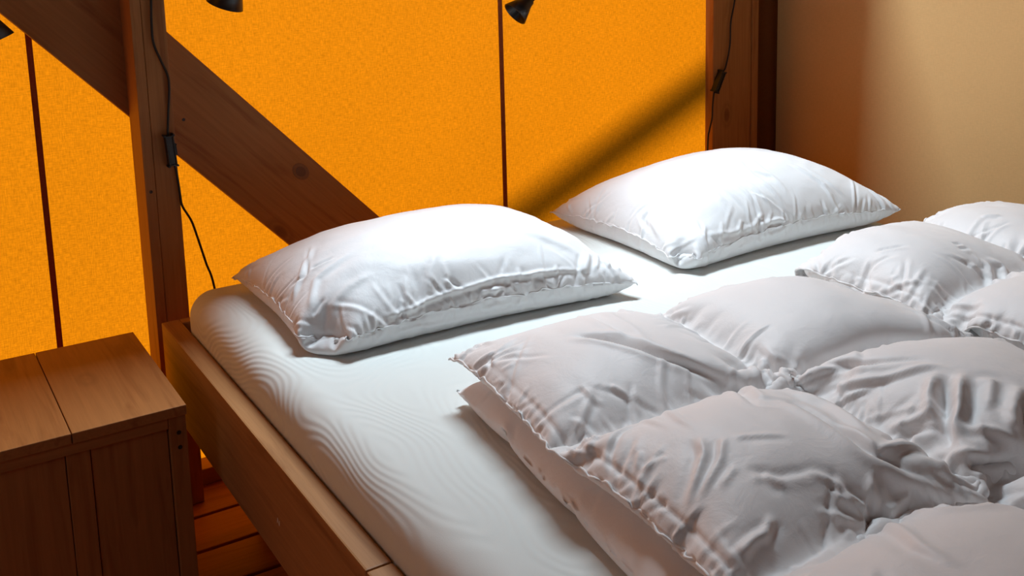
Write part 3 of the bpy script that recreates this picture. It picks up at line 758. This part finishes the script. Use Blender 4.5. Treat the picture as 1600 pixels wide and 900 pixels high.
def quilt_layer(corners, size, nu, nv, cu, cv, seed, press, floor_z, ceil_z, vol, extra=None, iters=(160, 110, 60)):
    """a box-quilted layer: cu / cv are the fractions at which it is stitched"""
    n, m = nu, nv
    S = sheet_pair(corners, n, m, 0.03)
    for lev in range(3):
        n, m = S.shape[1:3]
        uu = np.linspace(0, 1, n); vv_ = np.linspace(0, 1, m)
        tie = edge_mask(n, m)
        for c in cu: tie[int(round(c * (n - 1))), :] = True
        for c in cv: tie[:, int(round(c * (m - 1)))] = True
        ru = np.full((n - 1, m), size[0] / (n - 1)); rv = np.full((n, m - 1), size[1] / (m - 1))
        if extra is not None: ru, rv = extra(ru, rv, uu, vv_)
        for c in [0.0, 1.0] + list(cv): ru[:, int(round(c * (m - 1)))] *= 0.95
        for c in [0.0, 1.0] + list(cu): rv[int(round(c * (n - 1))), :] *= 0.95
        pins = []
        for (i, j), c in (((0, 0), 0), ((n - 1, 0), 1), ((n - 1, m - 1), 2), ((0, m - 1), 3)):
            pins.append(((i, j), np.asarray(corners[c]), (.25, .15, .1)[lev] if ceil_z is None else (.2, .01, 0.)[lev]))
        # keep the outer edge loosely where it lies
        for f in np.linspace(0.15, 0.85, 5):
            i = int(f * (n - 1)); j = int(f * (m - 1))
            cc = [np.asarray(x) for x in corners]
            pins += [((i, 0), cc[0] * (1 - f) + cc[1] * f, .06), ((i, m - 1), cc[3] * (1 - f) + cc[2] * f, .06),
                     ((0, j), cc[0] * (1 - f) + cc[3] * f, .06), ((n - 1, j), cc[1] * (1 - f) + cc[2] * f, .06)]
        if lev: S[0, ..., 2] += smooth_noise(n, m, 12, seed + lev, 0.002) + smooth_noise(n, m, 30, seed + 9 + lev, 0.001)
        S = simulate(S, ru, rv, tie, pins, floor_z, ceil_z, press / (2 ** lev), iters[lev], kb=(0.02, 0.08, 0.10)[lev], kb2=(0, 0, 0.02)[lev], grav=0.00010 / (2 ** lev), vol=vol)
        if lev < 2: S = up2(S)
    return S

def duvet(label, up_c, up_size, up_seams, lo_c, lo_size, lo_seams, seed, extra, strokes, lo_strokes):
    c = (Vector(up_c[0]) + Vector(up_c[2])) / 2; c.z = ZT
    root = empty('duvet', c); tag(root, label, 'duvet', 'folded white duvets')
    for name, cor, size, seams, fz, cz, pr_, sd, ex, vl in (
            ('lower_layer', lo_c, lo_size, lo_seams, ZT + 0.002, 0.619, 0.0012, seed, None, 0.050),
            ('upper_layer', up_c, up_size, up_seams, 0.620, None, 0.0008, seed + 5, extra, 0.043)):
        S = quilt_layer(cor, size, 33, 45, seams[0], seams[1], sd, pr_, fz, cz, vl, ex)
        if name == 'upper_layer':
            gl = [('v', f, 70, 1.0) for f in (0.0, 1.0) + tuple(seams[1])] + [('u', f, 110, 1.0) for f in (0.0, 1.0) + tuple(seams[0])]
            S = wrinkle(S, size, strokes, gl, sd, lump=0.0022, cells=9, band=0.022)
        else:
            gl = [('u', 0.0, 30, 0.25), ('v', 1.0, 20, 0.25)]
            S = wrinkle(S, size, lo_strokes, gl, sd, lump=0.003, cells=10)
        S = S - np.array(c)
        o = link(name, cloth_mesh(name, S), DUVET, root)
        if name == 'upper_layer':
            n, m = S.shape[1:3]
            loop = [S[0, i, 0] for i in range(n)] + [S[0, n - 1, j] for j in range(1, m)] + [S[0, i, m - 1] for i in range(n - 2, -1, -1)] + [S[0, 0, j] for j in range(m - 2, 0, -1)]
            tube('piping', [Vector(p) for p in loop] + [Vector(loop[0])], 0.0018, DUVET, root, 8, k=1)
    return root

# left duvet: u runs across the bed (x), v from the pillows towards the foot
def bunch(ru, rv, uu, vv_):
    f = np.clip((uu[:-1] - 0.5) / 0.25, 0, 1)[:, None]
    return ru * (1 + 0.10 * f), rv
z0 = 0.626
up = [(0.205, -0.815, z0), (0.87, -1.03, z0), (0.87, -1.97, z0), (0.135, -2.02, z0)]
lo = [(0.222, -0.85, 0.592), (0.885, -1.04, 0.59), (0.885, -1.98, 0.59), (0.04, -1.98, 0.592)]
# order corners so that u0v0 = front-left seen from the camera keeps normals upward: (u along x, v along +y)
def flip(c): return [c[3], c[2], c[1], c[0]]
duvet('folded white quilted duvet on the near left half of the bed', flip(up), (0.72, 1.25), ((0.52,), (0.137, 0.42, 0.70)), flip(lo), (0.75, 1.19), ((), ()), 21, bunch, STROKES_DL, STROKES_DLL)
up = [(0.955, -0.875, z0 - 0.006), (1.60, -0.78, z0), (1.60, -1.98, z0), (0.925, -1.98, z0)]
lo = [(0.955, -0.88, 0.59), (1.59, -0.80, 0.59), (1.59, -1.98, 0.59), (0.935, -1.98, 0.59)]
duvet('folded white quilted duvet on the far right half of the bed by the tan canvas', flip(up), (0.72, 1.25), ((0.55,), (0.15, 0.43, 0.72)), flip(lo), (0.70, 1.20), ((), ()), 41, None, STROKES_DR, [])
